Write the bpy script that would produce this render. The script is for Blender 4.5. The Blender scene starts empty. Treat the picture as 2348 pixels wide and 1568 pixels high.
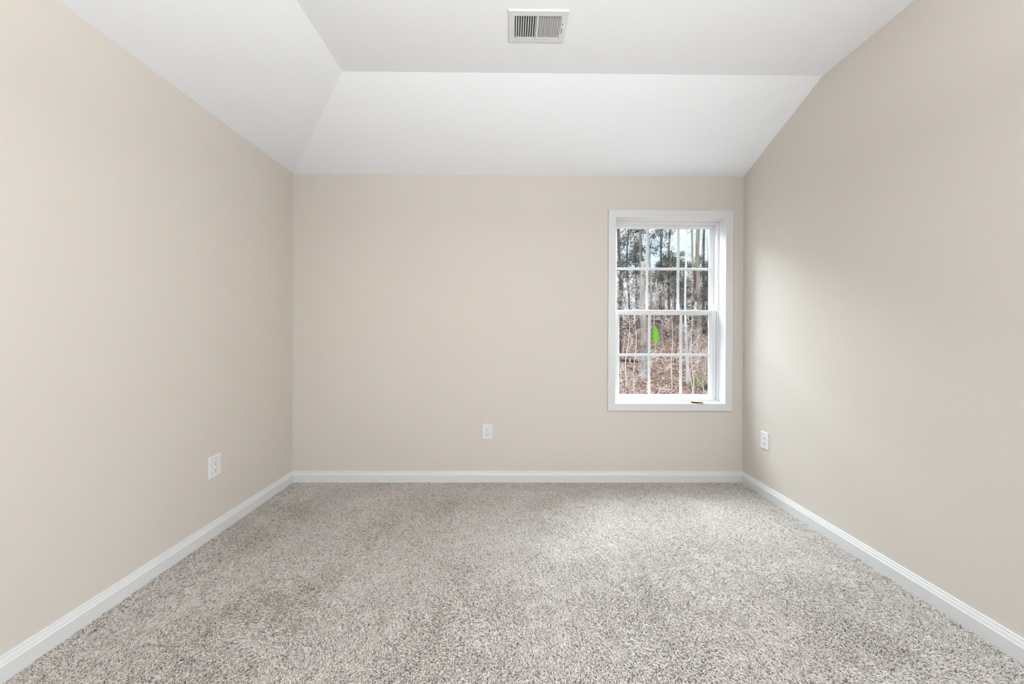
import bpy, bmesh, math, random
import numpy as np
from mathutils import Vector, Matrix

S = bpy.context.scene
COL = S.collection

# ------------------------------------------------------------------ camera
F_PX, CAM_Z = 822.84, 1.10625
cam_d = bpy.data.cameras.new('camera')
cam_d.sensor_fit = 'HORIZONTAL'
cam_d.sensor_width = 36.0
cam_d.lens = F_PX / 2348 * 36.0
cam_d.shift_x = -0.75 / 2348
cam_d.shift_y = -18.64 / 2348
cam_d.clip_start = 0.02
cam_d.clip_end = 400
cam = bpy.data.objects.new('camera', cam_d)
COL.objects.link(cam)
RM = np.array([[0.99996136, -0.00796958, 0.00370998],
               [0.00797988, 0.99996432, -0.00277000],
               [-0.00368777, 0.00279949, 0.99998928]])      # rows: right, forward, up
cam.matrix_world = Matrix(((RM[0][0], RM[2][0], -RM[1][0], 0), (RM[0][1], RM[2][1], -RM[1][1], 0),
                           (RM[0][2], RM[2][2], -RM[1][2], CAM_Z), (0, 0, 0, 1)))
S.camera = cam
S.cycles.max_bounces = 7
S.cycles.glossy_bounces = 3
S.cycles.transmission_bounces = 4

# ------------------------------------------------------------------ exposure
S.view_settings.view_transform = 'Standard'
S.view_settings.look = 'None'
S.view_settings.exposure = 0.0
S.view_settings.gamma = 1.0
S.view_settings.use_curve_mapping = False

# ------------------------------------------------------------------ sky: bright broken overcast, paler blue patches, brighter overhead
SKY_HORIZON, SKY_ZENITH = 1.45, 3.6
W = bpy.data.worlds.new('world')
S.world = W
W.use_nodes = True
nt = W.node_tree
nt.nodes.clear()
def N(t, typ, **kw):
    n = t.nodes.new(typ)
    for k, v in kw.items():
        if k in n.inputs.keys():
            n.inputs[k].default_value = v
        else:
            setattr(n, k, v)
    return n
tc = N(nt, 'ShaderNodeTexCoord')
sep = N(nt, 'ShaderNodeSeparateXYZ')
nt.links.new(tc.outputs['Generated'], sep.inputs[0])
noi = N(nt, 'ShaderNodeTexNoise', Scale=5.0, Detail=5.0, Roughness=0.6)
nt.links.new(tc.outputs['Generated'], noi.inputs['Vector'])
cr = N(nt, 'ShaderNodeValToRGB')
cr.color_ramp.elements[0].position = 0.40
cr.color_ramp.elements[0].color = (0.52, 0.75, 1.0, 1)
cr.color_ramp.elements[1].position = 0.56
cr.color_ramp.elements[1].color = (0.97, 0.985, 1.0, 1)
nt.links.new(noi.outputs['Fac'], cr.inputs[0])
mr = N(nt, 'ShaderNodeMapRange')
mr.inputs['From Min'].default_value = 0.30
mr.inputs['From Max'].default_value = 0.85
mr.inputs['To Min'].default_value = SKY_HORIZON
mr.inputs['To Max'].default_value = SKY_ZENITH
nt.links.new(sep.outputs['Z'], mr.inputs['Value'])
bg = N(nt, 'ShaderNodeBackground')
nt.links.new(cr.outputs[0], bg.inputs['Color'])
nt.links.new(mr.outputs[0], bg.inputs['Strength'])
wo = N(nt, 'ShaderNodeOutputWorld')
nt.links.new(bg.outputs[0], wo.inputs[0])

# ------------------------------------------------------------------ room numbers (metres)
D = 2.6708                    # back wall
XL, XR = -1.6065, 1.7465      # left and right walls
YF = -1.75                    # wall behind the camera
ZC, ZT = 2.2792, 2.5499       # wall plate height, flat ceiling height
XS, YS = XL + 0.6757, D - 0.6733   # where the slopes meet the flat ceiling
FZ = -0.010                   # carpet backing; the pile ends at 0
OX0, OX1, OZ0, OZ1 = 0.787, 1.616, 0.583, 1.969   # window opening
BX0, BX1, BZ0, BZ1 = -0.55, 1.45, 0.75, 2.10      # made-up window behind the camera
SY0W, SY1W = -1.15, 0.05      # and another made up in the right wall behind the camera

def area(name, loc, rot, sx, sy, power, col):
    l = bpy.data.lights.new(name, 'AREA')
    l.shape = 'RECTANGLE'
    l.size, l.size_y = sx, sy
    l.energy = power
    l.color = col
    o = bpy.data.objects.new(name, l)
    o.location = loc
    o.rotation_euler = rot
    COL.objects.link(o)
    return o
def aim(o, p):
    o.rotation_euler = (Vector(p) - o.location).to_track_quat('-Z', 'Y').to_euler()
# daylight: from fill lamps at two made-up windows behind the camera, and from the open sky above the trees into the back window
area('front_fill_light', ((BX0 + BX1) / 2, YF + 0.04, (BZ0 + BZ1) / 2), (math.radians(90), 0, 0),
     BX1 - BX0 - 0.1, BZ1 - BZ0 - 0.1, 4.0, (0.96, 0.99, 1.0))
area('side_fill_light', (XR - 0.04, (SY0W + SY1W) / 2, (BZ0 + BZ1) / 2), (0, math.radians(90), 0),
     BZ1 - BZ0 - 0.1, SY1W - SY0W - 0.1, 46.0, (0.96, 0.99, 1.0))
aim(area('daylight_back_window', (0.8, 4.0, 3.55), (0, 0, 0), 2.6, 2.2, 610.0, (0.84, 0.94, 1.0)), (1.2, 2.0, 0.9))
aim(area('daylight_back_window_side', (2.9, 4.2, 3.5), (0, 0, 0), 2.0, 1.6, 560.0, (0.84, 0.94, 1.0)), (1.0, 2.2, 0.8))
# upward fill light, set in a bowl lamp added behind the camera
LAMP_AT = (0.12, -0.45, 1.80)
area('bowl_fill_light', LAMP_AT, (math.pi, 0, 0), 0.40, 0.40, 80.0, (0.97, 0.995, 1.0))
sun = bpy.data.lights.new('hazy_sun', 'SUN')
sun.energy = 1.0
sun.angle = math.radians(12)
sun.color = (1.0, 0.95, 0.86)
so = bpy.data.objects.new('hazy_sun', sun)
so.rotation_euler = (Vector((0.45, 0.55, -0.9))).to_track_quat('-Z', 'Y').to_euler()
COL.objects.link(so)

# ------------------------------------------------------------------ helpers
rng = random.Random(7)

class MB:
    """collects shapes and links them as one mesh object"""
    def __init__(s):
        s.v, s.f, s.sm = [], [], []
    def add(s, v, f, smooth=False):
        o = len(s.v)
        s.v += [tuple(p) for p in v]
        s.f += [tuple(i + o for i in q) for q in f]
        s.sm += [smooth] * len(f)
        return s
    def box(s, x0, x1, y0, y1, z0, z1):
        v = [(x, y, z) for z in (z0, z1) for y in (y0, y1) for x in (x0, x1)]
        return s.add(v, [(0, 2, 3, 1), (4, 5, 7, 6), (0, 1, 5, 4), (2, 6, 7, 3), (0, 4, 6, 2), (1, 3, 7, 5)])
    def ring(s, x0, x1, z0, z1, prof):
        """mitred rectangular frame in the XZ plane; prof = closed list of (inset, y)"""
        n = len(prof)
        v, f = [], []
        for (cx, cz, sx, sz) in ((x0, z0, 1, 1), (x1, z0, -1, 1), (x1, z1, -1, -1), (x0, z1, 1, -1)):
            for (i, y) in prof:
                v.append((cx + sx * i, y, cz + sz * i))
        for c in range(4):
            d = (c + 1) % 4
            for k in range(n):
                m = (k + 1) % n
                f.append((c * n + k, d * n + k, d * n + m, c * n + m))
        return s.add(v, f)
    def tube(s, pts, rad, n=6, cap=True):
        pts = [Vector(p) for p in pts]
        v, f = [], []
        t0 = (pts[1] - pts[0]).normalized()
        up = Vector((0, 0, 1)) if abs(t0.z) < 0.9 else Vector((1, 0, 0))
        a = t0.cross(up).normalized()
        for i, p in enumerate(pts):
            t = (pts[min(i + 1, len(pts) - 1)] - pts[max(i - 1, 0)]).normalized()
            a = (a - t * a.dot(t)).normalized()
            b = t.cross(a)
            for k in range(n):
                w = 2 * math.pi * k / n
                v.append(p + (a * math.cos(w) + b * math.sin(w)) * rad[i])
        for i in range(len(pts) - 1):
            for k in range(n):
                m = (k + 1) % n
                f.append((i * n + k, i * n + m, (i + 1) * n + m, (i + 1) * n + k))
        if cap:
            f.append(tuple(range(n))[::-1])
            f.append(tuple((len(pts) - 1) * n + k for k in range(n)))
        return s.add(v, f, True)
    def mesh(s, name):
        me = bpy.data.meshes.new(name)
        me.from_pydata(s.v, [], s.f)
        me.polygons.foreach_set('use_smooth', s.sm)
        bm = bmesh.new()
        bm.from_mesh(me)
        bmesh.ops.recalc_face_normals(bm, faces=bm.faces)
        bm.to_mesh(me)
        bm.free()
        return me
    def build(s, name, mat, parent=None, bevel=0.0, kind=None, recalc=True):
        me = s.mesh(name)
        me.materials.append(mat)
        o = bpy.data.objects.new(name, me)
        COL.objects.link(o)
        if parent:
            o.parent = parent
        if bevel:
            m = o.modifiers.new('bevel', 'BEVEL')
            m.width = bevel
            m.segments = 2
            m.limit_method = 'ANGLE'
        if kind:
            o['kind'] = kind
        return o

def empty(name, loc=(0, 0, 0), rot=(0, 0, 0)):
    o = bpy.data.objects.new(name, None)
    o.location = loc
    o.rotation_euler = rot
    o.empty_display_size = 0.1
    COL.objects.link(o)
    return o
def tag(o, label, cat, group=None, kind=None):
    o['label'] = label
    o['category'] = cat
    if group:
        o['group'] = group
    if kind:
        o['kind'] = kind
    return o
def copy_tree(o, parent=None):
    c = o.copy()
    COL.objects.link(c)
    if parent:
        c.parent = parent
    for ch in list(o.children):
        copy_tree(ch, c)
    return c

# ------------------------------------------------------------------ materials
def mat(name, col, rough=0.5, spec=0.5, bump=None, vary=None, metal=0.0, coords='Object', stretch=1.0):
    """bump = (scale, strength, distance); vary = (scale, other colour, detail)"""
    m = bpy.data.materials.new(name)
    m.use_nodes = True
    t = m.node_tree
    p = t.nodes['Principled BSDF']
    p.inputs['Base Color'].default_value = (*col, 1)
    p.inputs['Roughness'].default_value = rough
    p.inputs['Specular IOR Level'].default_value = spec
    p.inputs['Metallic'].default_value = metal
    c = N(t, 'ShaderNodeTexCoord')
    if vary:
        n = N(t, 'ShaderNodeTexNoise', Scale=vary[0], Detail=vary[2], Roughness=0.6)
        mp = N(t, 'ShaderNodeMapping')
        mp.inputs['Scale'].default_value = (1, 1, stretch)
        t.links.new(c.outputs[coords], mp.inputs['Vector'])
        t.links.new(mp.outputs[0], n.inputs['Vector'])
        r = N(t, 'ShaderNodeValToRGB')
        r.color_ramp.elements[0].position = 0.35
        r.color_ramp.elements[1].position = 0.65
        r.color_ramp.elements[0].color = (*col, 1)
        r.color_ramp.elements[1].color = (*vary[1], 1)
        t.links.new(n.outputs['Fac'], r.inputs[0])
        t.links.new(r.outputs[0], p.inputs['Base Color'])
    if bump:
        n = N(t, 'ShaderNodeTexNoise', Scale=bump[0], Detail=4.0, Roughness=0.6)
        t.links.new(c.outputs[coords], n.inputs['Vector'])
        b = N(t, 'ShaderNodeBump', Strength=bump[1], Distance=bump[2])
        t.links.new(n.outputs['Fac'], b.inputs['Height'])
        t.links.new(b.outputs[0], p.inputs['Normal'])
    return m

WALL = mat('wall_paint', (0.632, 0.5815, 0.524), 0.55, 0.25, (260, 0.05, 0.002))
CEIL = mat('ceiling_paint', (0.868, 0.885, 0.918), 0.85, 0.15, (300, 0.05, 0.002))
TRIM = mat('trim_paint', (0.67, 0.673, 0.674), 0.35, 0.4)
VINYL = mat('white_vinyl', (0.70, 0.705, 0.712), 0.3, 0.4)
PLATE = mat('white_plastic', (0.70, 0.70, 0.705), 0.3, 0.45)
SLOT = mat('slot_dark', (0.03, 0.028, 0.026), 0.7, 0.2)
METALW = mat('white_enamel', (0.735, 0.735, 0.73), 0.4, 0.4)
DUCT = mat('dark_duct', (0.012, 0.012, 0.012), 0.9, 0.1)  # shade inside the duct put into the near-black colour
GREEN = mat('green_vinyl', (0.17, 0.74, 0.0), 0.4, 0.3)
CARD = mat('cardboard', (0.33, 0.235, 0.14), 0.85, 0.1, None, (300, (0.24, 0.16, 0.09), 3.0))
GAPSHADE = mat('painted_gap_shade', (0.028, 0.018, 0.012), 0.9, 0.1)  # shade between the cardboard flaps, painted as a near-black colour
CARDIN = mat('cardboard_core', (0.42, 0.33, 0.19), 0.9, 0.1)

GLASS = bpy.data.materials.new('clear_glass')
GLASS.use_nodes = True
t = GLASS.node_tree
t.nodes.clear()
gt = N(t, 'ShaderNodeBsdfTransparent')
gt.inputs[0].default_value = (0.96, 0.975, 0.97, 1)
gg = N(t, 'ShaderNodeBsdfGlossy', Roughness=0.0)
fr = N(t, 'ShaderNodeFresnel', IOR=1.3)
mx = N(t, 'ShaderNodeMixShader')
ou = N(t, 'ShaderNodeOutputMaterial')
bf = N(t, 'ShaderNodeNewGeometry')        # the reflection belongs to the face the ray enters by
ml = N(t, 'ShaderNodeMath', operation='SUBTRACT')
ml.inputs[0].default_value = 1.0
t.links.new(bf.outputs['Backfacing'], ml.inputs[1])
m3 = N(t, 'ShaderNodeMath', operation='MULTIPLY')
t.links.new(fr.outputs[0], m3.inputs[0])
t.links.new(ml.outputs[0], m3.inputs[1])
t.links.new(m3.outputs[0], mx.inputs[0])
t.links.new(gt.outputs[0], mx.inputs[1])
t.links.new(gg.outputs[0], mx.inputs[2])
t.links.new(mx.outputs[0], ou.inputs[0])

# carpet: the backing and the yarn share one colour recipe
YARN = bpy.data.materials.new('carpet_yarn')
YARN.use_nodes = True
t = YARN.node_tree
t.nodes.clear()
hi = N(t, 'ShaderNodeHairInfo')
r = N(t, 'ShaderNodeValToRGB')
e = r.color_ramp.elements
e[0].position, e[0].color = 0.0, (0.06, 0.048, 0.04, 1)
e[1].position, e[1].color = 1.0, (0.87, 0.815, 0.775, 1)
k = e.new(0.10); k.color = (0.34, 0.285, 0.245, 1)
k = e.new(0.26); k.color = (0.60, 0.532, 0.472, 1)
k = e.new(0.7); k.color = (0.73, 0.667, 0.613, 1)
t.links.new(hi.outputs['Random'], r.inputs[0])
yd = N(t, 'ShaderNodeBsdfDiffuse')
yt = N(t, 'ShaderNodeBsdfTranslucent')
yg_ = N(t, 'ShaderNodeBsdfGlossy', Roughness=0.55)
yg_.inputs[0].default_value = (.9, .9, .9, 1)
t.links.new(r.outputs[0], yd.inputs[0])
t.links.new(r.outputs[0], yt.inputs[0])
m1 = N(t, 'ShaderNodeMixShader')
m1.inputs[0].default_value = 0.36          # nylon lets light through
t.links.new(yd.outputs[0], m1.inputs[1])
t.links.new(yt.outputs[0], m1.inputs[2])
m2 = N(t, 'ShaderNodeMixShader')
m2.inputs[0].default_value = 0.22          # and has a slight sheen
t.links.new(m1.outputs[0], m2.inputs[1])
t.links.new(yg_.outputs[0], m2.inputs[2])
ou = N(t, 'ShaderNodeOutputMaterial')
t.links.new(m2.outputs[0], ou.inputs[0])

BACKING = mat('carpet_backing', (0.30, 0.265, 0.23), 0.95, 0.05, (500, 0.6, 0.006), (420, (0.58, 0.53, 0.485), 2.0))

# ------------------------------------------------------------------ the room shell
MB().box(XL - 0.15, XR + 0.15, YF - 0.15, D + 0.2, FZ - 0.15, FZ).build('floor', BACKING, kind='structure')

def wall_xz(name, y0, y1, x0, x1, z0, z1, hole):
    hx0, hx1, hz0, hz1 = hole
    b = MB()
    # one slab with a rectangular hole: outer and inner loops on both faces
    o = [(x0, z0), (x1, z0), (x1, z1), (x0, z1)]
    i = [(hx0, hz0), (hx1, hz0), (hx1, hz1), (hx0, hz1)]
    v = [(x, y0, z) for x, z in o] + [(x, y0, z) for x, z in i] + [(x, y1, z) for x, z in o] + [(x, y1, z) for x, z in i]
    f = []
    for k in range(4):
        m = (k + 1) % 4
        f += [(k, m, 4 + m, 4 + k), (8 + k, 12 + k, 12 + m, 8 + m), (k, 8 + k, 8 + m, m), (4 + k, 4 + m, 12 + m, 12 + k)]
    b.add(v, f)
    return b.build(name, WALL, kind='structure')
wall_xz('wall_back', D, D + 0.19, XL - 0.13, XR + 0.13, FZ, ZC + 0.05, (OX0 - 0.012, OX1 + 0.012, OZ0 - 0.012, OZ1 + 0.012))
wall_xz('wall_front', YF - 0.15, YF, XL, XR, FZ, ZT + 0.1, (BX0, BX1, BZ0, BZ1))
MB().box(XL - 0.13, XL, YF - 0.15, D, FZ, ZC + 0.02).build('wall_left', WALL, kind='structure')
b = MB()
prof = [(YF - 0.15, FZ), (D, FZ), (D, ZC), (YS, ZT), (YF - 0.15, ZT)]
n = len(prof)
b.add([(XR, y, z) for y, z in prof] + [(XR + 0.13, y, z) for y, z in prof],
      [tuple(range(n)), tuple(range(2 * n - 1, n - 1, -1))] + [(k, (k + 1) % n, (k + 1) % n + n, k + n) for k in range(n)])
b.build('wall_right', WALL, kind='structure')

# ceiling: flat centre with the vent opening, slopes down to the back and the left wall
VX0, VX1, VY0, VY1 = 0.012, 0.240, 1.620, 1.758     # duct opening
b = MB()
T = 0.10
yf = YF - 0.15
v = [(XS, yf, ZT), (XR, yf, ZT), (XR, YS, ZT), (XS, YS, ZT),
     (VX0, VY0, ZT), (VX1, VY0, ZT), (VX1, VY1, ZT), (VX0, VY1, ZT),
     (XL, yf, ZC), (XL, D, ZC), (XR, D, ZC)]
f = [(0, 1, 5, 4), (1, 2, 6, 5), (2, 3, 7, 6), (3, 0, 4, 7), (8, 0, 3, 9), (9, 3, 2, 10)]
v2 = [(x, y, z + T) for x, y, z in v]
nn = len(v)
f2 = [tuple(reversed([i + nn for i in q])) for q in f]
side = [(4, 5), (5, 6), (6, 7), (7, 4), (8, 0), (0, 1), (1, 2), (2, 10), (10, 9), (9, 8)]
f3 = [(a, c, c + nn, a + nn) for a, c in side]
b.add(v + v2, f + f2 + f3)
b.build('ceiling', CEIL, kind='structure')

# baseboards: one moulding profile, mitred at the corners
BP = [(0, FZ), (0.0150, FZ), (0.0150, 0.0500), (0.0138, 0.0520), (0.0125, 0.0535), (0.0118, 0.0570), (0.0100, 0.0635),
      (0.0082, 0.0680), (0.0070, 0.0692), (0.0070, 0.0745), (0.0055, 0.0768), (0.0, 0.0773)]
def baseboard(name, a, c, nx, ny, m0, m1):
    """from a to c along a wall whose inward normal is (nx, ny); m0/m1 = mitre (1) or square (0) end"""
    a, c = Vector((*a, 0)), Vector((*c, 0))
    d = (c - a).normalized()
    nrm = Vector((nx, ny, 0))
    b = MB()
    n = len(BP)
    v = [a + nrm * t + d * (t * m0) + Vector((0, 0, z)) for t, z in BP] + [c + nrm * t - d * (t * m1) + Vector((0, 0, z)) for t, z in BP]
    b.add(v, [(k, (k + 1) % n, (k + 1) % n + n, k + n) for k in range(n)] + [tuple(range(n)), tuple(range(2 * n - 1, n - 1, -1))])
    return b.build(name, TRIM, kind='structure')
baseboard('baseboard_back', (XL, D), (XR, D), 0, -1, 1, 1)
baseboard('baseboard_left', (XL, YF), (XL, D), 1, 0, 1, 1)
baseboard('baseboard_right', (XR, YF), (XR, D), -1, 0, 1, 1)
baseboard('baseboard_front', (XL, YF), (XR, YF), 0, 1, 1, 1)

# ------------------------------------------------------------------ carpet pile: short bent yarn ends, one object of stuff
def carpet():
    g = np.random.default_rng(11)
    x0, x1, y0, y1 = XL + 0.017, XR - 0.017, 0.80, D - 0.017
    sp = 0.0036
    nx, ny = int((x1 - x0) / sp), int((y1 - y0) / sp)
    X, Y = np.meshgrid(np.linspace(x0, x1, nx), np.linspace(y0, y1, ny))
    X = np.clip(X.ravel() + g.uniform(-.5, .5, nx * ny) * sp, x0, x1)
    Y = np.clip(Y.ravel() + g.uniform(-.5, .5, nx * ny) * sp, y0, y1)
    n = len(X)
    def field(seed, freqs):
        q = np.random.default_rng(seed)
        o = np.zeros(n)
        for fr_, am in freqs:
            for _ in range(4):
                w = q.uniform(0, 2 * math.pi)
                o += am * np.sin(fr_ * (X * math.cos(w) + Y * math.sin(w)) + q.uniform(0, 6.28))
        return o
    # slow waves: the way feet and the vacuum laid the pile; fast waves: tufts of yarn
    lx = field(1, [(3, .25), (9, .28), (22, .22), (60, .18)])
    ly = field(2, [(3, .25), (9, .28), (22, .22), (60, .18)])
    for (cx, cy, rad, ax, ay) in ((-0.36, 2.33, .10, .2, -1.6), (-0.30, 2.02, .09, .9, -1.1), (-0.32, 1.75, .13, .2, -1.0), (0.05, 1.95, .10, -.6, .9)):
        k = np.exp(-((X - cx) ** 2 + ((Y - cy) * .8) ** 2) / rad ** 2)
        lx += ax * k
        ly += ay * k
    ang = g.uniform(0, 2 * math.pi, n)
    am = g.uniform(.35, 1.25, n)
    lx = .68 * lx + am * np.cos(ang)
    ly = .68 * ly + am * np.sin(ang)
    ln = np.hypot(lx, ly)
    k = np.minimum(1.0, 1.35 / np.maximum(ln, 1e-6))
    lx, ly = lx * k, ly * k
    H = g.uniform(.0062, .0108, n)
    P = np.zeros((n, 4, 3))
    for i, (u, hz) in enumerate(((0, 0), (.22, .55), (.62, .88), (1.05, 1.0))):
        P[:, i, 0] = X + lx * H * u * .95
        P[:, i, 1] = Y + ly * H * u * .95
        P[:, i, 2] = FZ + H * hz * (1 - .12 * np.hypot(lx, ly) * u)
    jit = g.normal(0, .0006, (n, 4, 3))
    jit[:, 0] = 0
    P += jit
    P[:, :, 0] = np.clip(P[:, :, 0], XL + .0152, XR - .0152)
    P[:, :, 1] = np.minimum(P[:, :, 1], D - .0152)
    R = np.empty((n, 4))
    base = g.uniform(.00085, .00135, n)
    for i, q in enumerate((1.0, 1.05, 1.0, .55)):
        R[:, i] = base * q
    c = bpy.data.hair_curves.new('carpet_pile')
    c.add_curves([4] * n)
    c.position_data.foreach_set('vector', P.astype(np.float32).ravel())
    ra = c.attributes.get('radius') or c.attributes.new('radius', 'FLOAT', 'POINT')
    ra.data.foreach_set('value', R.astype(np.float32).ravel())
    c.materials.append(YARN)
    o = bpy.data.objects.new('carpet_pile', c)
    COL.objects.link(o)
    tag(o, 'speckled beige grey carpet pile covering the whole floor', 'carpet', kind='stuff')
S.cycles_curves.shape = 'RIBBONS' if hasattr(S, 'cycles_curves') else None
carpet()

# ------------------------------------------------------------------ window in the back wall
win = empty('window_1', ((OX0 + OX1) / 2, D, OZ0))
win['kind'] = 'structure'
wl = Vector(win.location)
def wb(b):          # shift world coordinates into the window's own frame
    b.v = [(x - wl.x, y - wl.y, z - wl.z) for x, y, z in b.v]
    return b
# flat picture-frame casing on the wall
wb(MB().ring(0.733, 1.6635, 0.530, 2.0225, [(0, D), (0, D - .0115), (.0015, D - .013), (.0530, D - .013), (.0548, D - .0115), (.0548, D)])).build('casing', TRIM, win)
# jamb lining of the opening
wb(MB().ring(OX0 - .012, OX1 + .012, OZ0 - .012, OZ1 + .012, [(0, D - .004), (.012, D - .004), (.012, D + .088), (0, D + .088)])).build('jamb', TRIM, win)
# vinyl main frame with a stepped track
wb(MB().ring(OX0 - .012, OX1 + .012, OZ0 - .012, OZ1 + .012,
             [(0, D + .088), (.017, D + .088), (.0185, D + .0895), (.0185, D + .094), (.0225, D + .096), (.0225, D + .132), (.030, D + .134),
              (.030, D + .168), (.038, D + .170), (.038, D + .19), (0, D + .19)])).build('window_frame', VINYL, win)

def sash(name, x0, x1, z0, z1, gx0, gx1, gz0, gz1, y0, y1, mx_, mz_, mw):
    """stiles and rails around a divided pane"""
    b = MB()
    yg = (y0 + y1) / 2 + .004
    def loop(x0, x1, z0, z1, y):
        return [(x0, y, z0), (x1, y, z0), (x1, y, z1), (x0, y, z1)]
    ins = lambda a: (gx0 - a, gx1 + a, gz0 - a, gz1 + a)
    loops = [loop(x0, x1, z0, z1, y1), loop(x0, x1, z0, z1, y0 + .002), loop(x0 + .002, x1 - .002, z0 + .002, z1 - .002, y0),
             loop(*ins(.016), y0), loop(*ins(.0145), y0 + .004), loop(*ins(.012), y0 + .0045), loop(*ins(.0), yg - .003), loop(*ins(-.001), yg + .003), loop(*ins(.004), y1)]
    v = [p for l in loops for p in l]
    f = []
    m = len(loops)
    for i in range(m):
        j = (i + 1) % m
        for k in range(4):
            q = (k + 1) % 4
            f.append((i * 4 + k, i * 4 + q, j * 4 + q, j * 4 + k))
    b.add(v, f)
    s = wb(b).build(name, VINYL, win)
    p = wb(MB().box(gx0 - .003, gx1 + .003, yg - .0015, yg + .0015, gz0 - .003, gz1 + .003)).build('pane', GLASS, s)
    for xx in mx_:
        wb(MB().box(xx - mw / 2, xx + mw / 2, yg - .006, yg - .002, gz0 - .001, gz1 + .001)).build('muntin', VINYL, s, .0012)
    for zz in mz_:
        wb(MB().box(gx0 - .001, gx1 + .001, yg - .0062, yg - .002, zz - mw / 2, zz + mw / 2)).build('muntin', VINYL, s, .0012)
    return s, yg
up, yu = sash('upper_sash', .806, 1.602, 1.262, 1.953, .8440, 1.5770, 1.290, 1.9310, D + .136, D + .166, (1.0830, 1.3285), (1.6135,), .0200)
lo, ylo = sash('lower_sash', .806, 1.6045, .6085, 1.2865, .8560, 1.5545, .6300, 1.2505, D + .100, D + .130, (1.0885, 1.3355), (.9380,), .0205)
for lx in (.9725, 1.4475):
    b = MB()
    pts = [(-.024, .0), (-.018, .006), (-.009, .0095), (.009, .0095), (.018, .006), (.024, .0)]
    v = [(lx + x, D + .104, 1.2860 + z) for x, z in pts] + [(lx + x, D + .122, 1.2860 + z) for x, z in pts]
    n = len(pts)
    b.add(v, [tuple(range(n)), tuple(range(2 * n - 1, n - 1, -1))] + [(k, (k + 1) % n, (k + 1) % n + n, k + n) for k in range(n)])
    wb(b).build('tilt_latch', VINYL, lo, .001)
# slim pull lip along the bottom rail and a meeting-rail line
wb(MB().box(.86, 1.55, D + .0965, D + .1005, .6135, .6185)).build('lift_rail', VINYL, lo, .001)

# green sticker on the lower sash glass
b = MB()
cx, cz, w, h = 1.1402, 1.0905, .0180, .0560
pts = []
for k in range(28):
    a = 2 * math.pi * k / 28
    q = 1 + .015 * math.sin(5 * a + 1)
    pts.append((cx + w * q * math.copysign(abs(math.cos(a)) ** .55, math.cos(a)) - .0015 * math.sin(a), cz + h * q * math.copysign(abs(math.sin(a)) ** .8, math.sin(a))))
n = len(pts)
ys = ylo - .0016
b.add([(x, ys, z) for x, z in pts] + [(x, ys - .0008, z) for x, z in pts],
      [tuple(range(n)), tuple(range(2 * n - 1, n - 1, -1))] + [(k, (k + 1) % n, (k + 1) % n + n, k + n) for k in range(n)])
o = b.build('sticker', GREEN)
tag(o, 'bright lime green oval sticker on the lower window glass', 'sticker')

# folded scrap of corrugated cardboard on the window ledge
sc = empty('cardboard_scrap', (1.414, D + .012, OZ0), (0, 0, math.radians(-9)))
tag(sc, 'small folded scrap of brown corrugated cardboard on the window ledge', 'cardboard')
def flap(name, m, x0, x1, y0, y1, z0, z1, zt, parent, amp=0.0):
    b = MB()
    nx = 16
    v = []
    for i in range(nx + 1):
        u = i / nx
        x = x0 + (x1 - x0) * u
        zz = z0 + (zt - z0) * u + amp * math.sin(u * nx * 1.57)
        th = z1 - z0
        v += [(x, y0, zz), (x, y1, zz + .001), (x, y1, zz + th + .001), (x, y0, zz + th)]
    f = [(0, 1, 2, 3), (nx * 4 + 3, nx * 4 + 2, nx * 4 + 1, nx * 4)]
    for i in range(nx):
        for k in range(4):
            q = (k + 1) % 4
            f.append((i * 4 + k, i * 4 + q, i * 4 + 4 + q, i * 4 + 4 + k))
    b.add(v, f)
    return b.build(name, m, parent)
flap('lower_flap', CARD, -.044, .038, -.026, .010, .0003, .0026, .0003, sc, .0)
flap('fluted_core', CARDIN, -.006, .040, -.0265, .008, .0026, .0042, .0030, sc, .0005)
flap('upper_flap', CARD, -.040, .042, -.016, .014, .0105, .0128, .0085, sc)
b = MB()
b.box(-.044, .030, .010, .014, .0003, .0115)
b.build('fold', CARD, sc)
MB().box(-.0415, .026, -.020, .010, .0040, .0088).build('gap_shade', GAPSHADE, sc)  # dark box added to paint the shade in the gap between the flaps

# ------------------------------------------------------------------ window added unseen behind the camera, to go with its fill lamp
w2 = empty('added_window_2', ((BX0 + BX1) / 2, YF, BZ0))
w2['kind'] = 'structure'
wl = Vector(w2.location)
wb(MB().ring(BX0 - .055, BX1 + .055, BZ0 - .055, BZ1 + .055, [(0, YF), (0, YF + .013), (.055, YF + .013), (.055, YF)])).build('casing', TRIM, w2)
wb(MB().ring(BX0, BX1, BZ0, BZ1, [(0, YF), (.05, YF), (.05, YF - .15), (0, YF - .15)])).build('window_frame', VINYL, w2)
wb(MB().box((BX0 + BX1) / 2 - .04, (BX0 + BX1) / 2 + .04, YF - .12, YF - .02, BZ0 + .05, BZ1 - .05)).build('mullion', VINYL, w2)
wb(MB().box(BX0 + .05, (BX0 + BX1) / 2 - .04, YF - .08, YF - .077, BZ0 + .05, BZ1 - .05)).build('pane', GLASS, w2)
wb(MB().box((BX0 + BX1) / 2 + .04, BX1 - .05, YF - .08, YF - .077, BZ0 + .05, BZ1 - .05)).build('pane', GLASS, w2)

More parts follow.
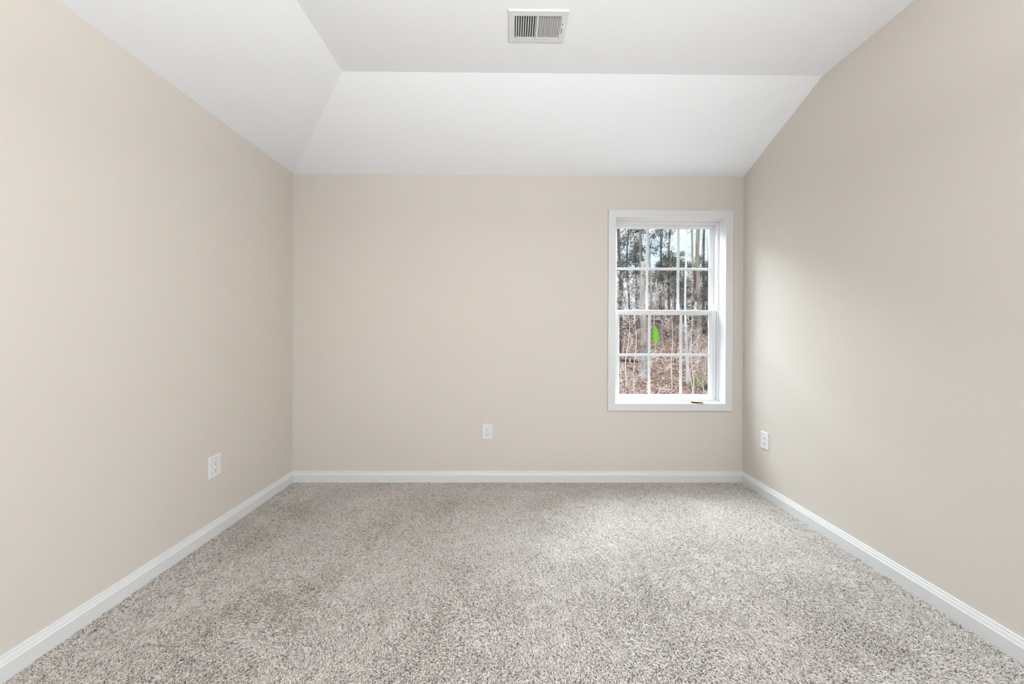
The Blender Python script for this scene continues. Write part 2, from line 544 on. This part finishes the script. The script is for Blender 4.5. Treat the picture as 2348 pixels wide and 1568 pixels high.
w3 = empty('added_window_3', (XR, (SY0W + SY1W) / 2, BZ0))  # second added window, out of view, for fill light from the right
w3['kind'] = 'structure'
def turn(b):        # from the XZ plane onto the right wall, into the window's own frame
    b.v = [(-y, x, z - BZ0) for x, y, z in b.v]
    return b
hw = (SY1W - SY0W) / 2
turn(MB().ring(-hw - .055, hw + .055, BZ0 - .055, BZ1 + .055, [(0, 0), (0, .013), (.055, .013), (.055, 0)])).build('casing', TRIM, w3)
turn(MB().ring(-hw, hw, BZ0, BZ1, [(0, .010), (.05, .010), (.05, -.01), (0, -.01)])).build('window_frame', VINYL, w3)
turn(MB().box(-hw + .05, hw - .05, .002, .005, BZ0 + .05, BZ1 - .05)).build('pane', GLASS, w3)

# ------------------------------------------------------------------ electrical outlets (local: face looks along -Y, X across, Z up)
def outlet():
    r = empty('electrical_outlet')
    b = MB()
    w, h = .039, .0588
    b.add([(-w, 0, -h), (w, 0, -h), (w, 0, h), (-w, 0, h), (-w, -.0032, -h), (w, -.0032, -h), (w, -.0032, h), (-w, -.0032, h),
           (-w + .003, -.0056, -h + .003), (w - .003, -.0056, -h + .003), (w - .003, -.0056, h - .003), (-w + .003, -.0056, h - .003)],
          [(3, 2, 1, 0), (8, 9, 10, 11)] + [(k, (k + 1) % 4, (k + 1) % 4 + 4, k + 4) for k in range(4)] + [(k + 4, (k + 1) % 4 + 4, (k + 1) % 4 + 8, k + 8) for k in range(4)])
    b.build('cover_plate', PLATE, r)
    for cz in (.0185, -.0180):
        b = MB()
        n = 32
        def rim(rad, y):
            o = []
            for k in range(n):
                a = 2 * math.pi * k / n
                x, z = rad * math.cos(a), rad * math.sin(a)
                x = max(-rad * .93, min(rad * .93, x))
                o.append((x, y, cz + max(-rad * .9, min(rad * .9, z))))
            return o
        v = rim(.0146, -.0050) + rim(.0146, -.0058) + rim(.0138, -.0068) + rim(.0128, -.0072)
        f = [tuple(range(3 * n, 4 * n)), tuple(range(n - 1, -1, -1))]
        for l in range(3):
            for k in range(n):
                m = (k + 1) % n
                f.append((l * n + k, l * n + m, l * n + n + m, l * n + n + k))
        b.add(v, f)
        rc = b.build('receptacle', PLATE, r)
        for sx, hh in ((-.0060, .0042), (.0060, .0034)):
            MB().box(sx - .0010, sx + .0010, -.00735, -.0066, cz + .0048 - hh, cz + .0048 + hh).build('slot', SLOT, rc)
        b = MB()
        b.tube([(0, -.0066, cz - .0068), (0, -.00735, cz - .0068)], [.0026, .0026], 14)
        b.build('ground_hole', SLOT, rc)
    b = MB()
    b.tube([(0, -.0050, 0), (0, -.0062, 0), (0, -.0066, 0)], [.0032, .0032, .0022], 16)
    b.build('screw', PLATE, r)
    return r
o1 = outlet()
o1.location = (-.1618, D, .3702)
tag(o1, 'white duplex outlet on the back wall, left of and below the window', 'outlet', 'wall outlets')
o2 = copy_tree(o1)
o2.location = (XL, 1.9678, .3720)
o2.rotation_euler = (0, 0, math.radians(90))
tag(o2, 'white duplex outlet on the left wall above the sloping baseboard', 'outlet', 'wall outlets')
o3 = copy_tree(o1)
o3.location = (XR, 2.4320, .3780)
o3.rotation_euler = (0, 0, math.radians(-90))
tag(o3, 'white duplex outlet on the brightly lit wall beside the window corner', 'outlet', 'wall outlets')
o2['label'] = 'white duplex outlet on the shaded wall facing the brightly lit wall'

# ------------------------------------------------------------------ ceiling vent (register)
vent = empty('ceiling_vent', ((VX0 + VX1) / 2, (VY0 + VY1) / 2, ZT))
tag(vent, 'white metal louvered air vent in the flat ceiling', 'vent')
vl = Vector(vent.location)
def vb(b):
    b.v = [(x - vl.x, y - vl.y, z - vl.z) for x, y, z in b.v]
    return b
PX0, PX1, PY0, PY1 = -.0115, .2640, 1.6035, 1.7820
LX0, LX1, LY0, LY1 = .0205, .2320, 1.6335, 1.7555
zf = ZT - .0056
def face(b, outer, inner_list):
    pass
# stamped plate: sloped lip, flat face with the louvre opening and the lever slot
b = MB()
SX0, SX1, SY0, SY1 = .2400, .2425, 1.670, 1.730     # lever slot
lip = .0045
o_ = [(PX0, PY0), (PX1, PY0), (PX1, PY1), (PX0, PY1)]
i_ = [(PX0 + lip, PY0 + lip), (PX1 - lip, PY0 + lip), (PX1 - lip, PY1 - lip), (PX0 + lip, PY1 - lip)]
v = [(x, y, ZT) for x, y in o_] + [(x, y, ZT - .0016) for x, y in o_] + [(x, y, zf) for x, y in i_]
f = []
for k in range(4):
    m = (k + 1) % 4
    f += [(k, m, 4 + m, 4 + k), (4 + k, 4 + m, 8 + m, 8 + k)]
b.add(v, f)
xs = [PX0 + lip, LX0, LX1, SX0, SX1, PX1 - lip]
ys_ = sorted([PY0 + lip, LY0, LY1, SY0, SY1, PY1 - lip])
v, f = [], []
for j, y in enumerate(ys_):
    for i, x in enumerate(xs):
        v.append((x, y, zf))
for j in range(5):
    for i in range(5):
        xm, ym = (xs[i] + xs[i + 1]) / 2, (ys_[j] + ys_[j + 1]) / 2
        if LX0 < xm < LX1 and LY0 < ym < LY1: continue
        if SX0 < xm < SX1 and SY0 < ym < SY1: continue
        f.append((j * 6 + i, j * 6 + 6 + i, j * 6 + 7 + i, j * 6 + 1 + i))
b.add(v, f)
# turned-in edge of the louvre opening and the bar between the two banks
for (x0, x1, y0, y1) in ((LX0 - .001, LX0, LY0, LY1), (LX1, LX1 + .001, LY0, LY1), (LX0, LX1, LY0 - .001, LY0), (LX0, LX1, LY1, LY1 + .001)):
    b.box(x0, x1, y0, y1, zf, zf + .007)
xm = .1257
b.box(xm - .0052, xm + .0052, LY0, LY1, zf - .0004, zf + .001)
vb(b).build('face_plate', METALW, vent)
pit = .0111
for s in range(2):
    for k in range(9):
        if s == 0:      # this bank leans one way ...
            xb = LX0 + .0038 + k * pit
            p0, p1 = (xb, zf + .0002), (xb + .0066, zf + .0075)
        else:           # ... and this bank the other way
            xb = LX1 - .0008 - (8 - k) * pit
            p0, p1 = (xb, zf + .0002), (xb - .0090, zf + .0085)
        dx, dz = p1[0] - p0[0], p1[1] - p0[1]
        L = math.hypot(dx, dz)
        nx_, nz_ = -dz / L * .0004, dx / L * .0004
        v = []
        for y in (LY0, LY1):
            v += [(p0[0] - nx_, y, p0[1] - nz_), (p0[0] + nx_, y, p0[1] + nz_), (p1[0] + nx_, y, p1[1] + nz_), (p1[0] - nx_, y, p1[1] - nz_)]
        vb(MB().add(v, [(0, 1, 2, 3), (7, 6, 5, 4), (0, 4, 5, 1), (1, 5, 6, 2), (2, 6, 7, 3), (3, 7, 4, 0)])).build('louver', METALW, vent)
b = MB()
x0, x1, y0, y1 = VX0 + .0005, VX1 + .0045, VY0 + .0005, VY1 - .0005
x1 = VX1 - .0005
v = [(x0, y0, zf + .0095), (x1, y0, zf + .0095), (x1, y1, zf + .0095), (x0, y1, zf + .0095), (x0, y0, ZT + .09), (x1, y0, ZT + .09), (x1, y1, ZT + .09), (x0, y1, ZT + .09)]
b.add(v, [(4, 5, 6, 7)] + [(k, (k + 1) % 4, (k + 1) % 4 + 4, k + 4) for k in range(4)])
vb(b).build('duct', DUCT, vent)
vb(MB().box(SX0 - .001, SX1 + .001, SY0 - .001, SY1 + .001, zf + .004, zf + .006)).build('slot_back', DUCT, vent)
b = MB()
b.tube([((SX0 + SX1) / 2, 1.686, zf + .003), ((SX0 + SX1) / 2, 1.686, zf - .004), ((SX0 + SX1) / 2 + .0012, 1.687, zf - .0085)], [.0012, .0024, .0028], 12)
vb(b).build('lever', METALW, vent)
for sx_ in (.0015, .2490):
    b = MB()
    b.tube([(sx_, 1.698, zf + .001), (sx_, 1.698, zf - .0012), (sx_, 1.698, zf - .0020)], [.0032, .0032, .0020], 14)
    vb(b).build('screw', METALW, vent)

#EXTERIOR
# ------------------------------------------------------------------ bowl lamp added unseen behind the camera to hold the fill light
cl = empty('added_pendant_lamp', (LAMP_AT[0], LAMP_AT[1], ZT))
tag(cl, 'white bowl pendant lamp added out of view, shining fill light upwards', 'lamp')
hz = LAMP_AT[2] - ZT
b = MB(); b.tube([(0, 0, 0), (0, 0, -.018), (0, 0, -.026)], [.07, .07, .05], 28); b.build('canopy', METALW, cl)
b = MB(); b.tube([(0, 0, -.02), (0, 0, hz - .17)], [.006, .006], 12); b.build('stem', METALW, cl)
b = MB()
n = 36
sec = [(.325, .03), (.33, .03), (.32, -.02), (.27, -.09), (.18, -.145), (.06, -.165), (.0601, -.155), (.175, -.135), (.262, -.083), (.312, -.018)]
v = [(r_ * math.cos(2 * math.pi * k / n), r_ * math.sin(2 * math.pi * k / n), hz + z) for r_, z in sec for k in range(n)]
m_ = len(sec)
b.add(v, [(i * n + k, i * n + (k + 1) % n, ((i + 1) % m_) * n + (k + 1) % n, ((i + 1) % m_) * n + k) for i in range(m_) for k in range(n)], True)
b.build('bowl_shade', METALW, cl)
b = MB(); b.tube([(0, 0, hz - .17), (0, 0, hz - .15)], [.062, .062], 24); b.build('socket_cap', METALW, cl)

# ------------------------------------------------------------------ the wooded hillside outside
def at(px, py, Y):
    """where the ray through a pixel meets the vertical plane at distance Y"""
    d = RM.T @ np.array([(px - 1174.75) / F_PX, 1.0, -(py - 765.36) / F_PX])
    return Vector((d[0] * Y / d[1], Y, CAM_Z + d[2] * Y / d[1]))
def gz(x, y):
    """height of the ground"""
    if y < 14:
        z = -1.45 - 0.20 * (14 - y)
    elif y < 34:
        z = -1.45 + 0.215 * (y - 14)
    else:
        z = 2.85 + 0.06 * (y - 34)
    u = x / max(y, 1)
    z += 0.16 * math.sin(x * .9 + y * .35) + 0.10 * math.sin(x * 2.1 - y * 1.3) + .05 * math.sin(x * 4.7 + y * 3.1)
    z += -0.9 * max(0.0, min(1.0, (u - .50) / .12)) * max(0.0, min(1.0, (y - 15) / 6))
    return z

LEAFGROUND = mat('leaf_litter_ground', (0.27, 0.165, 0.12), 0.95, 0.05, (9, 1.0, 0.10), (14, (0.50, 0.36, 0.29), 8.0))
LEAVES = bpy.data.materials.new('dead_leaves')
LEAVES.use_nodes = True
t = LEAVES.node_tree
p = t.nodes['Principled BSDF']
p.inputs['Roughness'].default_value = 0.8
p.inputs['Specular IOR Level'].default_value = 0.2
a = N(t, 'ShaderNodeNewGeometry')
r = N(t, 'ShaderNodeValToRGB')
e = r.color_ramp.elements
e[0].position, e[0].color = 0.0, (0.22, 0.115, 0.08, 1)
e[1].position, e[1].color = 1.0, (0.80, 0.71, 0.64, 1)
k = e.new(.35); k.color = (0.43, 0.26, 0.195, 1)
k = e.new(.7); k.color = (0.62, 0.475, 0.40, 1)
t.links.new(a.outputs['Random Per Island'], r.inputs[0])
t.links.new(r.outputs[0], p.inputs['Base Color'])

BARK = {
    'pale': mat('pale_bark', (0.50, 0.455, 0.42), 0.9, 0.1, (30, 0.5, 0.02), (12, (0.32, 0.285, 0.26), 6.0), stretch=.12),
    'twig': mat('bleached_twig', (0.76, 0.70, 0.65), 0.9, 0.1, None, (10, (0.56, 0.48, 0.43), 4.0), stretch=.12),
    'grey': mat('grey_bark', (0.34, 0.29, 0.26), 0.95, 0.1, (25, 0.7, 0.03), (10, (0.20, 0.165, 0.145), 6.0), stretch=.12),
    'dark': mat('dark_bark', (0.16, 0.13, 0.12), 0.95, 0.1, (25, 0.7, 0.03), (10, (0.085, 0.07, 0.065), 6.0), stretch=.12),
    'white': mat('white_bark', (0.72, 0.73, 0.74), 0.85, 0.1, (20, 0.3, 0.01), (14, (0.50, 0.50, 0.51), 7.0), stretch=.12),
    'sunlit': mat('sunlit_bark', (0.42, 0.37, 0.28), 0.95, 0.1, (25, 0.6, 0.02), (6, (0.24, 0.21, 0.185), 6.0), stretch=.12),  # yellow of sunlight put into the bark colour
    'log': mat('rotten_log', (0.085, 0.05, 0.035), 0.95, 0.1, (20, 0.8, 0.03), (6, (0.20, 0.14, 0.10), 5.0)),
}
NEEDLE = mat('pine_needles', (0.06, 0.08, 0.05), 0.7, 0.2, None, (2.5, (0.14, 0.16, 0.10), 3.0))
HOLLY = mat('evergreen_leaves', (0.09, 0.14, 0.105), 0.6, 0.3, None, (3.0, (0.21, 0.27, 0.21), 3.0))
MOSS = mat('yellow_green_leaves', (0.34, 0.32, 0.09), 0.8, 0.2, None, (5.0, (0.50, 0.44, 0.20), 3.0))

def heights(y):
    return y
# ground
b = MB()
xs = np.concatenate([np.linspace(-14, 0, 15), np.linspace(.5, 40, 120), np.linspace(42, 70, 12)])
yy = np.concatenate([np.linspace(3.2, 12, 14), np.linspace(12.2, 40, 120), np.linspace(42, 95, 20)])
v = [(x, y, gz(x, y)) for y in yy for x in xs]
nx = len(xs)
b.add(v, [(j * nx + i, j * nx + i + 1, (j + 1) * nx + i + 1, (j + 1) * nx + i) for j in range(len(yy) - 1) for i in range(nx - 1)], True)
b.build('hillside', LEAFGROUND, kind='structure')

# loose dead leaves on it
def litter():
    g = np.random.default_rng(5)
    b = MB()
    for i in range(115000):
        y = 11.5 + 26 * g.random() ** 1.25
        x = y * (.12 + .62 * g.random())
        z = gz(x, y)
        s = g.uniform(.024, .062)
        a = g.uniform(0, 6.28)
        ti, tj = g.normal(.25, .5), g.normal(0, .5)
        ux = Vector((math.cos(a), math.sin(a), ti)) * s
        uy = Vector((-math.sin(a), math.cos(a), tj)) * s * .42
        c = Vector((x, y, z + .02))
        up = Vector((0, 0, s * g.uniform(-.1, .5)))
        b.v += [tuple(c - ux), tuple(c - uy + up), tuple(c + ux), tuple(c + uy + up * .6)]
        k = len(b.v) - 4
        b.f += [(k, k + 1, k + 2, k + 3)]
        b.sm += [False]
    me = bpy.data.meshes.new('leaf_litter')
    me.from_pydata(b.v, [], b.f)
    me.materials.append(LEAVES)
    o = bpy.data.objects.new('leaf_litter', me)
    COL.objects.link(o)
    tag(o, 'reddish brown dead leaves scattered over the wooded slope outside', 'leaves', kind='stuff')
litter()

def wander(p, d, L, n, wob, g, up=0.0):
    pts = [Vector(p)]
    d = Vector(d).normalized()
    for i in range(n):
        d = (d + Vector((g.gauss(0, wob), g.gauss(0, wob), g.gauss(0, wob) + up))).normalized()
        pts.append(pts[-1] + d * (L / n))
    return pts
def branch(b, p, d, L, r, depth, g, up=.05, kids=4, wob=.16, rmin=.003):
    n = 5 if depth else 4
    pts = wander(p, d, L, n, wob, g, up)
    b.tube(pts, [max(rmin, r * (1 - .72 * i / n)) for i in range(n + 1)], 5 if r > .02 else 4 if r > .008 else 3, False)
    if depth == 0:
        return [pts[-1]]
    tips = []
    for k in range(kids):
        u = g.uniform(.25, 1.0)
        i = min(n - 1, int(u * n))
        q = pts[i].lerp(pts[i + 1], u * n - i)
        t = (pts[i + 1] - pts[i]).normalized()
        side = Vector((g.gauss(0, 1), g.gauss(0, 1), g.gauss(0, .7))).normalized()
        nd = (t * g.uniform(.5, 1.0) + side * g.uniform(.5, .95)).normalized()
        tips += branch(b, q, nd, L * g.uniform(.35, .62), r * (1 - .6 * u) * .62, depth - 1, g, up, kids, wob, rmin)
    return tips

def sprays(b, pts, g, n, rad, size, flat=.6):
    """needle or leaf clusters: small blades fanned around each tip"""
    for c in pts:
        for _ in range(n):
            d = Vector((g.gauss(0, 1), g.gauss(0, 1), g.gauss(.2, .8))).normalized()
            q = c + Vector((g.gauss(0, rad), g.gauss(0, rad), g.gauss(0, rad * flat)))
            s = d.cross(Vector((g.gauss(0, 1), g.gauss(0, 1), g.gauss(0, 1)))).normalized() * size * .13
            b.v += [tuple(q - s), tuple(q + s), tuple(q + d * size + s * .6), tuple(q + d * size - s * .6)]
            k = len(b.v) - 4
            b.f.append((k, k + 1, k + 2, k + 3))
            b.sm.append(False)

def tree(name, base, top, r0, r1, bark, label, group, seed, first=.35, nb=14, blen=.22, depth=2, flare=1.25, twigbark=None,
         foliage=None, nspray=9, srad=.35, ssize=.28, fol_from=0.0, wob=.01, cat='tree', kids=4, btilt=.35, rpx=.30):
    """trunk from base to top (world points), branches above the fraction first; parts: trunk, branches, foliage"""
    g = random.Random(seed)
    root = empty(name, base)
    base, top = Vector(base), Vector(top)
    L = (top - base).length
    n = 14
    ph, ph2 = g.uniform(0, 6), g.uniform(0, 6)
    pts = [Vector((0, 0, -.25))]
    rad = [r0 * flare * 1.1]
    for i in range(n + 1):
        u = i / n
        p = (top - base) * u
        p += Vector((math.sin(u * 7 + ph), math.sin(u * 6 + ph2), 0)) * L * wob * min(1, u * 4) * min(1.0, (1 - u) * 3 + .3)
        pts.append(p)
        rr = r0 + (r1 - r0) * u
        if u < .1:
            rr *= 1 + (flare - 1) * (1 - u / .1)
        rad.append(rr)
    b = MB()
    b.tube(pts, rad, 10 if r0 > .06 else 7)
    b.build('trunk', BARK[bark], root)
    b = MB()
    tips = []
    for k in range(nb):
        u = first + (1 - first) * ((k + g.random() * .8) / nb)
        i = min(n, 1 + int(u * n))
        q = pts[i].lerp(pts[min(i + 1, n + 1)], u * n - (i - 1))
        w = g.uniform(0, 6.28)
        d = Vector((math.cos(w), math.sin(w), g.gauss(btilt, .25)))
        tips += branch(b, q, d, L * blen * (1.25 - .75 * u) * g.uniform(.7, 1.2), rad[i] * .33, depth, g, kids=kids, rmin=base.y * rpx / F_PX if base.y > 1 else .006)
    if b.v:
        b.build('branches', BARK[twigbark or bark], root)
    if foliage:
        f = MB()
        sprays(f, [q for q in tips if q.z > fol_from], g, nspray, srad, ssize)
        if f.v:
            me = bpy.data.meshes.new('foliage')
            me.from_pydata(f.v, [], f.f)
            me.materials.append(foliage)
            o = bpy.data.objects.new('foliage', me)
            COL.objects.link(o)
            o.parent = root
    tag(root, label, cat, group)
    return root

def stand(pxb, pxt, Y, py_top=160, dy=0.0):
    """base on the ground and top point of a trunk seen at column pxb low down and pxt at the top of the glass"""
    a = at(pxb, 815, Y)
    c = at(pxt, 525, Y)
    zb = gz(a.x, Y)
    s = (c.x - a.x) / (c.z - a.z)
    zt = at(pxt, py_top, Y).z
    return (a.x + s * (zb - a.z), Y, zb), (a.x + s * (zt - a.z), Y + dy, zt)
def M(px, Y):
    return px / F_PX * Y

# --- the trees one can tell apart, left to right
B_, T_ = stand(1417, 1424, 20.5)
tree('pine_tree', B_, T_, M(4.6, 20), M(1.2, 20), 'dark', 'dark pine with shaggy needles at the left edge of the upper window panes', 'trees beyond the window', 1,
     first=.40, nb=22, blen=.15, depth=2, foliage=NEEDLE, nspray=14, srad=.15, ssize=.13, kids=3)
B_, T_ = stand(1476, 1473, 17, 600)
tree('bare_tree', B_, T_, M(8.2, 17), M(4.6, 17), 'pale', 'thick pale grey broken trunk behind the left column of panes', 'trees beyond the window', 2,
     first=.74, nb=7, blen=.17, depth=2, flare=1.5, twigbark='grey', kids=3)
B_, T_ = stand(1473, 1472, 24)
tree('bare_tree', B_, T_, M(2.8, 24), M(1.6, 24), 'grey', 'tall slender grey trunk rising above the thick pale grey trunk', 'trees beyond the window', 11,
     first=.45, nb=14, blen=.14, depth=2)
B_, T_ = stand(1491, 1488, 25)
tree('bare_tree', B_, T_, M(2.6, 25), M(1.8, 25), 'pale', 'straight pale trunk just right of the left window bar', 'trees beyond the window', 3,
     first=.45, nb=14, blen=.16, depth=2)
B_, T_ = stand(1517, 1516, 29, 480)
tree('pine_tree', B_, T_, M(2.2, 29), M(.8, 29), 'dark', 'thin young pine in the middle column of panes', 'trees beyond the window', 4,
     first=.40, nb=20, blen=.13, depth=2, foliage=NEEDLE, nspray=11, srad=.15, ssize=.13, kids=3)
B_, T_ = stand(1576, 1572.5, 15.5)
tree('birch_tree', B_, T_, M(2.7, 15.5), M(1.0, 15.5), 'white', 'slim white barked tree behind the right column of panes', 'trees beyond the window', 5,
     first=.45, nb=12, blen=.15, depth=2, twigbark='grey')
B_, T_ = stand(1593, 1583, 22)
tree('bare_tree', B_, T_, M(2.5, 22), M(1.8, 22), 'sunlit', 'leaning sunlit yellowish trunk right of the slim white tree', 'trees beyond the window', 6,
     first=.5, nb=12, blen=.15, depth=2, twigbark='grey')
B_, T_ = stand(1602, 1606, 24)
tree('bare_tree', B_, T_, M(5.0, 24), M(2.2, 24), 'sunlit', 'stoutest yellowish trunk in the right column of panes', 'trees beyond the window', 7,
     first=.42, nb=14, blen=.15, depth=2, twigbark='grey')
B_, T_ = stand(1590, 1592, 20.5, 618)
tree('bare_tree', B_, T_, M(3.3, 20), M(2.4, 20), 'dark', 'short dark broken trunk beside the stoutest yellowish trunk', 'trees beyond the window', 8,
     first=.6, nb=8, blen=.16, depth=2, twigbark='twig')
B_, T_ = stand(1624, 1615, 26)
tree('bare_tree', B_, T_, M(2.0, 26), M(1.5, 26), 'dark', 'thin dark trunk leaning left near the right window edge', 'trees beyond the window', 9,
     first=.45, nb=14, blen=.12, depth=2)
B_, T_ = stand(1626, 1625, 21)
tree('bare_tree', B_, T_, M(1.8, 21), M(1.4, 21), 'dark', 'straight black trunk against the right edge of the glass', 'trees beyond the window', 10,
     first=.5, nb=12, blen=.12, depth=2)

# --- evergreens further up
def evergreen(px, Y, py_top, seed, label, fol, dens=1.0):
    B_, T_ = stand(px, px, Y, py_top)
    tree('pine_tree', B_, T_, M(2.4, Y), M(.8, Y), 'dark', label, 'evergreens up the hillside', seed,
         first=.30, nb=int(18 * dens), blen=.20, depth=2, foliage=fol, nspray=14, srad=.20, ssize=.17, kids=3)
evergreen(1441, 27, 470, 21, 'tall dark pine right of the shaggy pine at the left window edge', NEEDLE, 1.2)
evergreen(1458, 34, 560, 22, 'lower pine with green needles behind the thick pale grey trunk', NEEDLE)
evergreen(1534, 33, 585, 23, 'bushy pine in the middle panes right of the thin young pine', NEEDLE)
evergreen(1548, 37, 590, 24, 'bluish green evergreen behind the right window bar', HOLLY)
evergreen(1567, 31, 610, 25, 'bluish green evergreen left of the slim white barked tree', HOLLY)
evergreen(1612, 30, 600, 26, 'bluish green evergreen at the right behind the dark trunks', HOLLY, 1.2)
evergreen(1625, 33, 630, 27, 'evergreen hidden partly by the right window frame', HOLLY)
evergreen(1512, 36, 610, 28, 'pine low between the middle window bars', NEEDLE)
evergreen(1390, 30, 420, 29, 'pine hidden behind the left window casing', NEEDLE)

# --- young bare trees and bushes on the slope
def sapling(px, Y, py_top, w, bark, seed, label, lean=0, nb=9, first=.35, blen=.42, depth=3, group='young bare trees on the slope', name='sapling', wob=.02, btilt=.5, kids=3):
    a = at(px, 815, Y)
    B_ = (a.x, Y, gz(a.x, Y))
    c = at(px + lean, py_top, Y)
    tree(name, B_, tuple(c), M(w / 2, Y), M(w / 5, Y), bark, label, group, seed, first=first, nb=max(5, int(nb * .62)), blen=blen, depth=depth, flare=1.1, wob=wob,
         cat='sapling', btilt=btilt, kids=kids, rpx=.36)
sapling(1457, 13.2, 722, 2.6, 'twig', 41, 'forked white sapling in the left lower panes', -3, 10, .25, .40)
sapling(1438, 15.5, 668, 2.4, 'twig', 42, 'thin straight sapling nearest the left edge of the lower glass', 1, 12, .40, .30)
sapling(1524, 16.0, 690, 2.4, 'pale', 43, 'slender tan sapling right of the green sticker', -2, 12, .35, .28)
sapling(1541, 15.0, 735, 2.6, 'twig', 44, 'twiggy bleached sapling left of the right window bar', 0, 14, .25, .36)
sapling(1590, 14.5, 705, 2.6, 'twig', 45, 'white sapling right of the slim white barked tree', -5, 10, .30, .25)
sapling(1585, 12.5, 800, 2.0, 'twig', 46, 'short white sapling at the foot of the slim white barked tree', -3, 7, .40, .40)
sapling(1603, 12.8, 845, 2.6, 'pale', 47, 'low bent sapling in the bottom right pane', -5, 7, .35, .50)
sapling(1617, 14.0, 690, 3.0, 'pale', 48, 'pale sapling by the right edge of the lower glass', 2, 12, .30, .28)
sapling(1432, 12.4, 850, 1.8, 'twig', 49, 'small spreading thicket stem in the bottom left pane', 9, 12, .05, .75)
sapling(1449, 12.2, 862, 1.8, 'twig', 50, 'small thicket stem left of the thick pale grey trunk', -10, 12, .05, .75)
sapling(1501, 20, 640, 2.6, 'twig', 51, 'bleached dead tree with crossing limbs in the middle panes', 3, 14, .45, .34)
sapling(1428, 19, 640, 2.4, 'twig', 52, 'bleached dead tree in the left panes above the rail', 4, 14, .40, .34)
# the rest of the brush: alike, none singled out by the picture
g_ = random.Random(99)
protos = []
for i in range(6):
    r_ = tree('sapling', (0, 0, 0), (g_.uniform(-.3, .3), g_.uniform(-.3, .3), 4.0), .020, .006, ('grey', 'dark', 'pale')[i % 3], 'thin bare sapling in the grey brush up the hillside',
              'bare brush up the hillside', 200 + i, first=.18, nb=12, blen=.36, depth=2, cat='sapling', flare=1.1, wob=.03, btilt=.5, kids=4)
    protos.append(r_)
for i in range(64):
    Y = g_.uniform(20.5, 38) if i % 8 else g_.uniform(16, 20)
    x = Y * g_.uniform(.22, .64)
    o = protos[i] if i < 6 else copy_tree(protos[i % 6])
    o.location = (x, Y, gz(x, Y))
    s = g_.uniform(.55, 1.15)
    o.scale = (s, s, s)
    o.rotation_euler = (0, 0, g_.uniform(0, 6.28))
protos = []
for i in range(5):  # paler bark mix stands in for haze over the distant trees
    r_ = tree('bare_tree', (0, 0, 0), (g_.uniform(-.5, .5), g_.uniform(-.5, .5), 17.0), .13, .05, ('grey', 'pale', 'grey')[i % 3], 'slender bare tree among many alike far up the hillside',
              'distant bare trees', 300 + i, first=.35, nb=14, blen=.18, depth=2, flare=1.15)
    protos.append(r_)
for i in range(41):
    Y = g_.uniform(33, 64)
    x = Y * g_.uniform(.12, .74)
    if i >= 27:                     # nearer trees to either side of the window's view
        Y = g_.uniform(18, 32)
        x = Y * (g_.uniform(.10, .25) if i % 2 else g_.uniform(.60, .76))
    o = protos[i] if i < 5 else copy_tree(protos[i % 5])
    o.location = (x, Y, gz(x, Y))
    s = g_.uniform(.65, 1.1)
    o.scale = (s, s, s)
    o.rotation_euler = (0, 0, g_.uniform(0, 6.28))

# --- fallen logs, a dark stump, a low yellow-green shrub
def ground_hit(px, py):
    for k in range(1100, 4000):
        q = at(px, py, k / 100)
        if q.z <= gz(q.x, q.y):
            return q
    return at(px, py, 20)
def log(p0, p1, r, label, lift=1.3):
    a, c = ground_hit(*p0), ground_hit(*p1)
    a.z = gz(a.x, a.y) + r * lift
    c.z = gz(c.x, c.y) + r * lift
    root = empty('fallen_log', a)
    g = random.Random(int(p0[1] * 7))
    n = 9
    pts = [(c - a) * (i / n) for i in range(n + 1)]
    for q in pts:
        w_ = a + q
        q.z = max(q.z, gz(w_.x, w_.y) + r * lift - a.z) + g.uniform(0, .02)
    b = MB()
    b.tube(pts, [r * g.uniform(.85, 1.1) for _ in pts], 9)
    b.build('log', BARK['log'], root)
    b = MB()
    for k in range(3):
        q = pts[2 + 2 * k]
        b.tube(wander(q, (g.gauss(0, .5), -.4, .8), .5, 3, .2, g), [r * .3, r * .25, r * .18, r * .1], 5)
    b.build('branch_stub', BARK['grey'], root)
    tag(root, label, 'log', 'fallen logs')
log((1404, 832), (1462, 834), M(3.4, 17), 'dark fallen log lying level in the bottom left pane')
log((1445, 847), (1468, 856), M(2.4, 16), 'shorter fallen log sloping down below the level one')
log((1494, 736), (1520, 742), M(3.4, 26), 'dark fallen log high on the slope above the green sticker')

def shrub(px, py, Y, r, fol, seed, label, n=26):
    g = random.Random(seed)
    a = at(px, py, Y)
    root = empty('low_shrub', (a.x, Y, gz(a.x, Y)))
    b = MB()
    tips = []
    for k in range(n):
        w = g.uniform(0, 6.28)
        tips += branch(b, (0, 0, 0), (math.cos(w), math.sin(w), g.uniform(.4, 1.6)), r * g.uniform(.7, 1.2), .010, 1, g, kids=4)
    b.build('stems', BARK['grey'], root)
    f = MB()
    sprays(f, tips, g, 6, r * .10, r * .16)
    me = bpy.data.meshes.new('foliage')
    me.from_pydata(f.v, [], f.f)
    me.materials.append(fol)
    o = bpy.data.objects.new('foliage', me)
    COL.objects.link(o)
    o.parent = root
    tag(root, label, 'shrub')
q = ground_hit(1612, 893)
shrub(1612, 893, q.y, .55, MOSS, 71, 'yellowish green low shrub in the bottom right pane')
q = ground_hit(1612, 765)
shrub(1613, 765, q.y, 1.3, NEEDLE, 72, 'dark green thicket on the slope behind the right lower panes', 40)
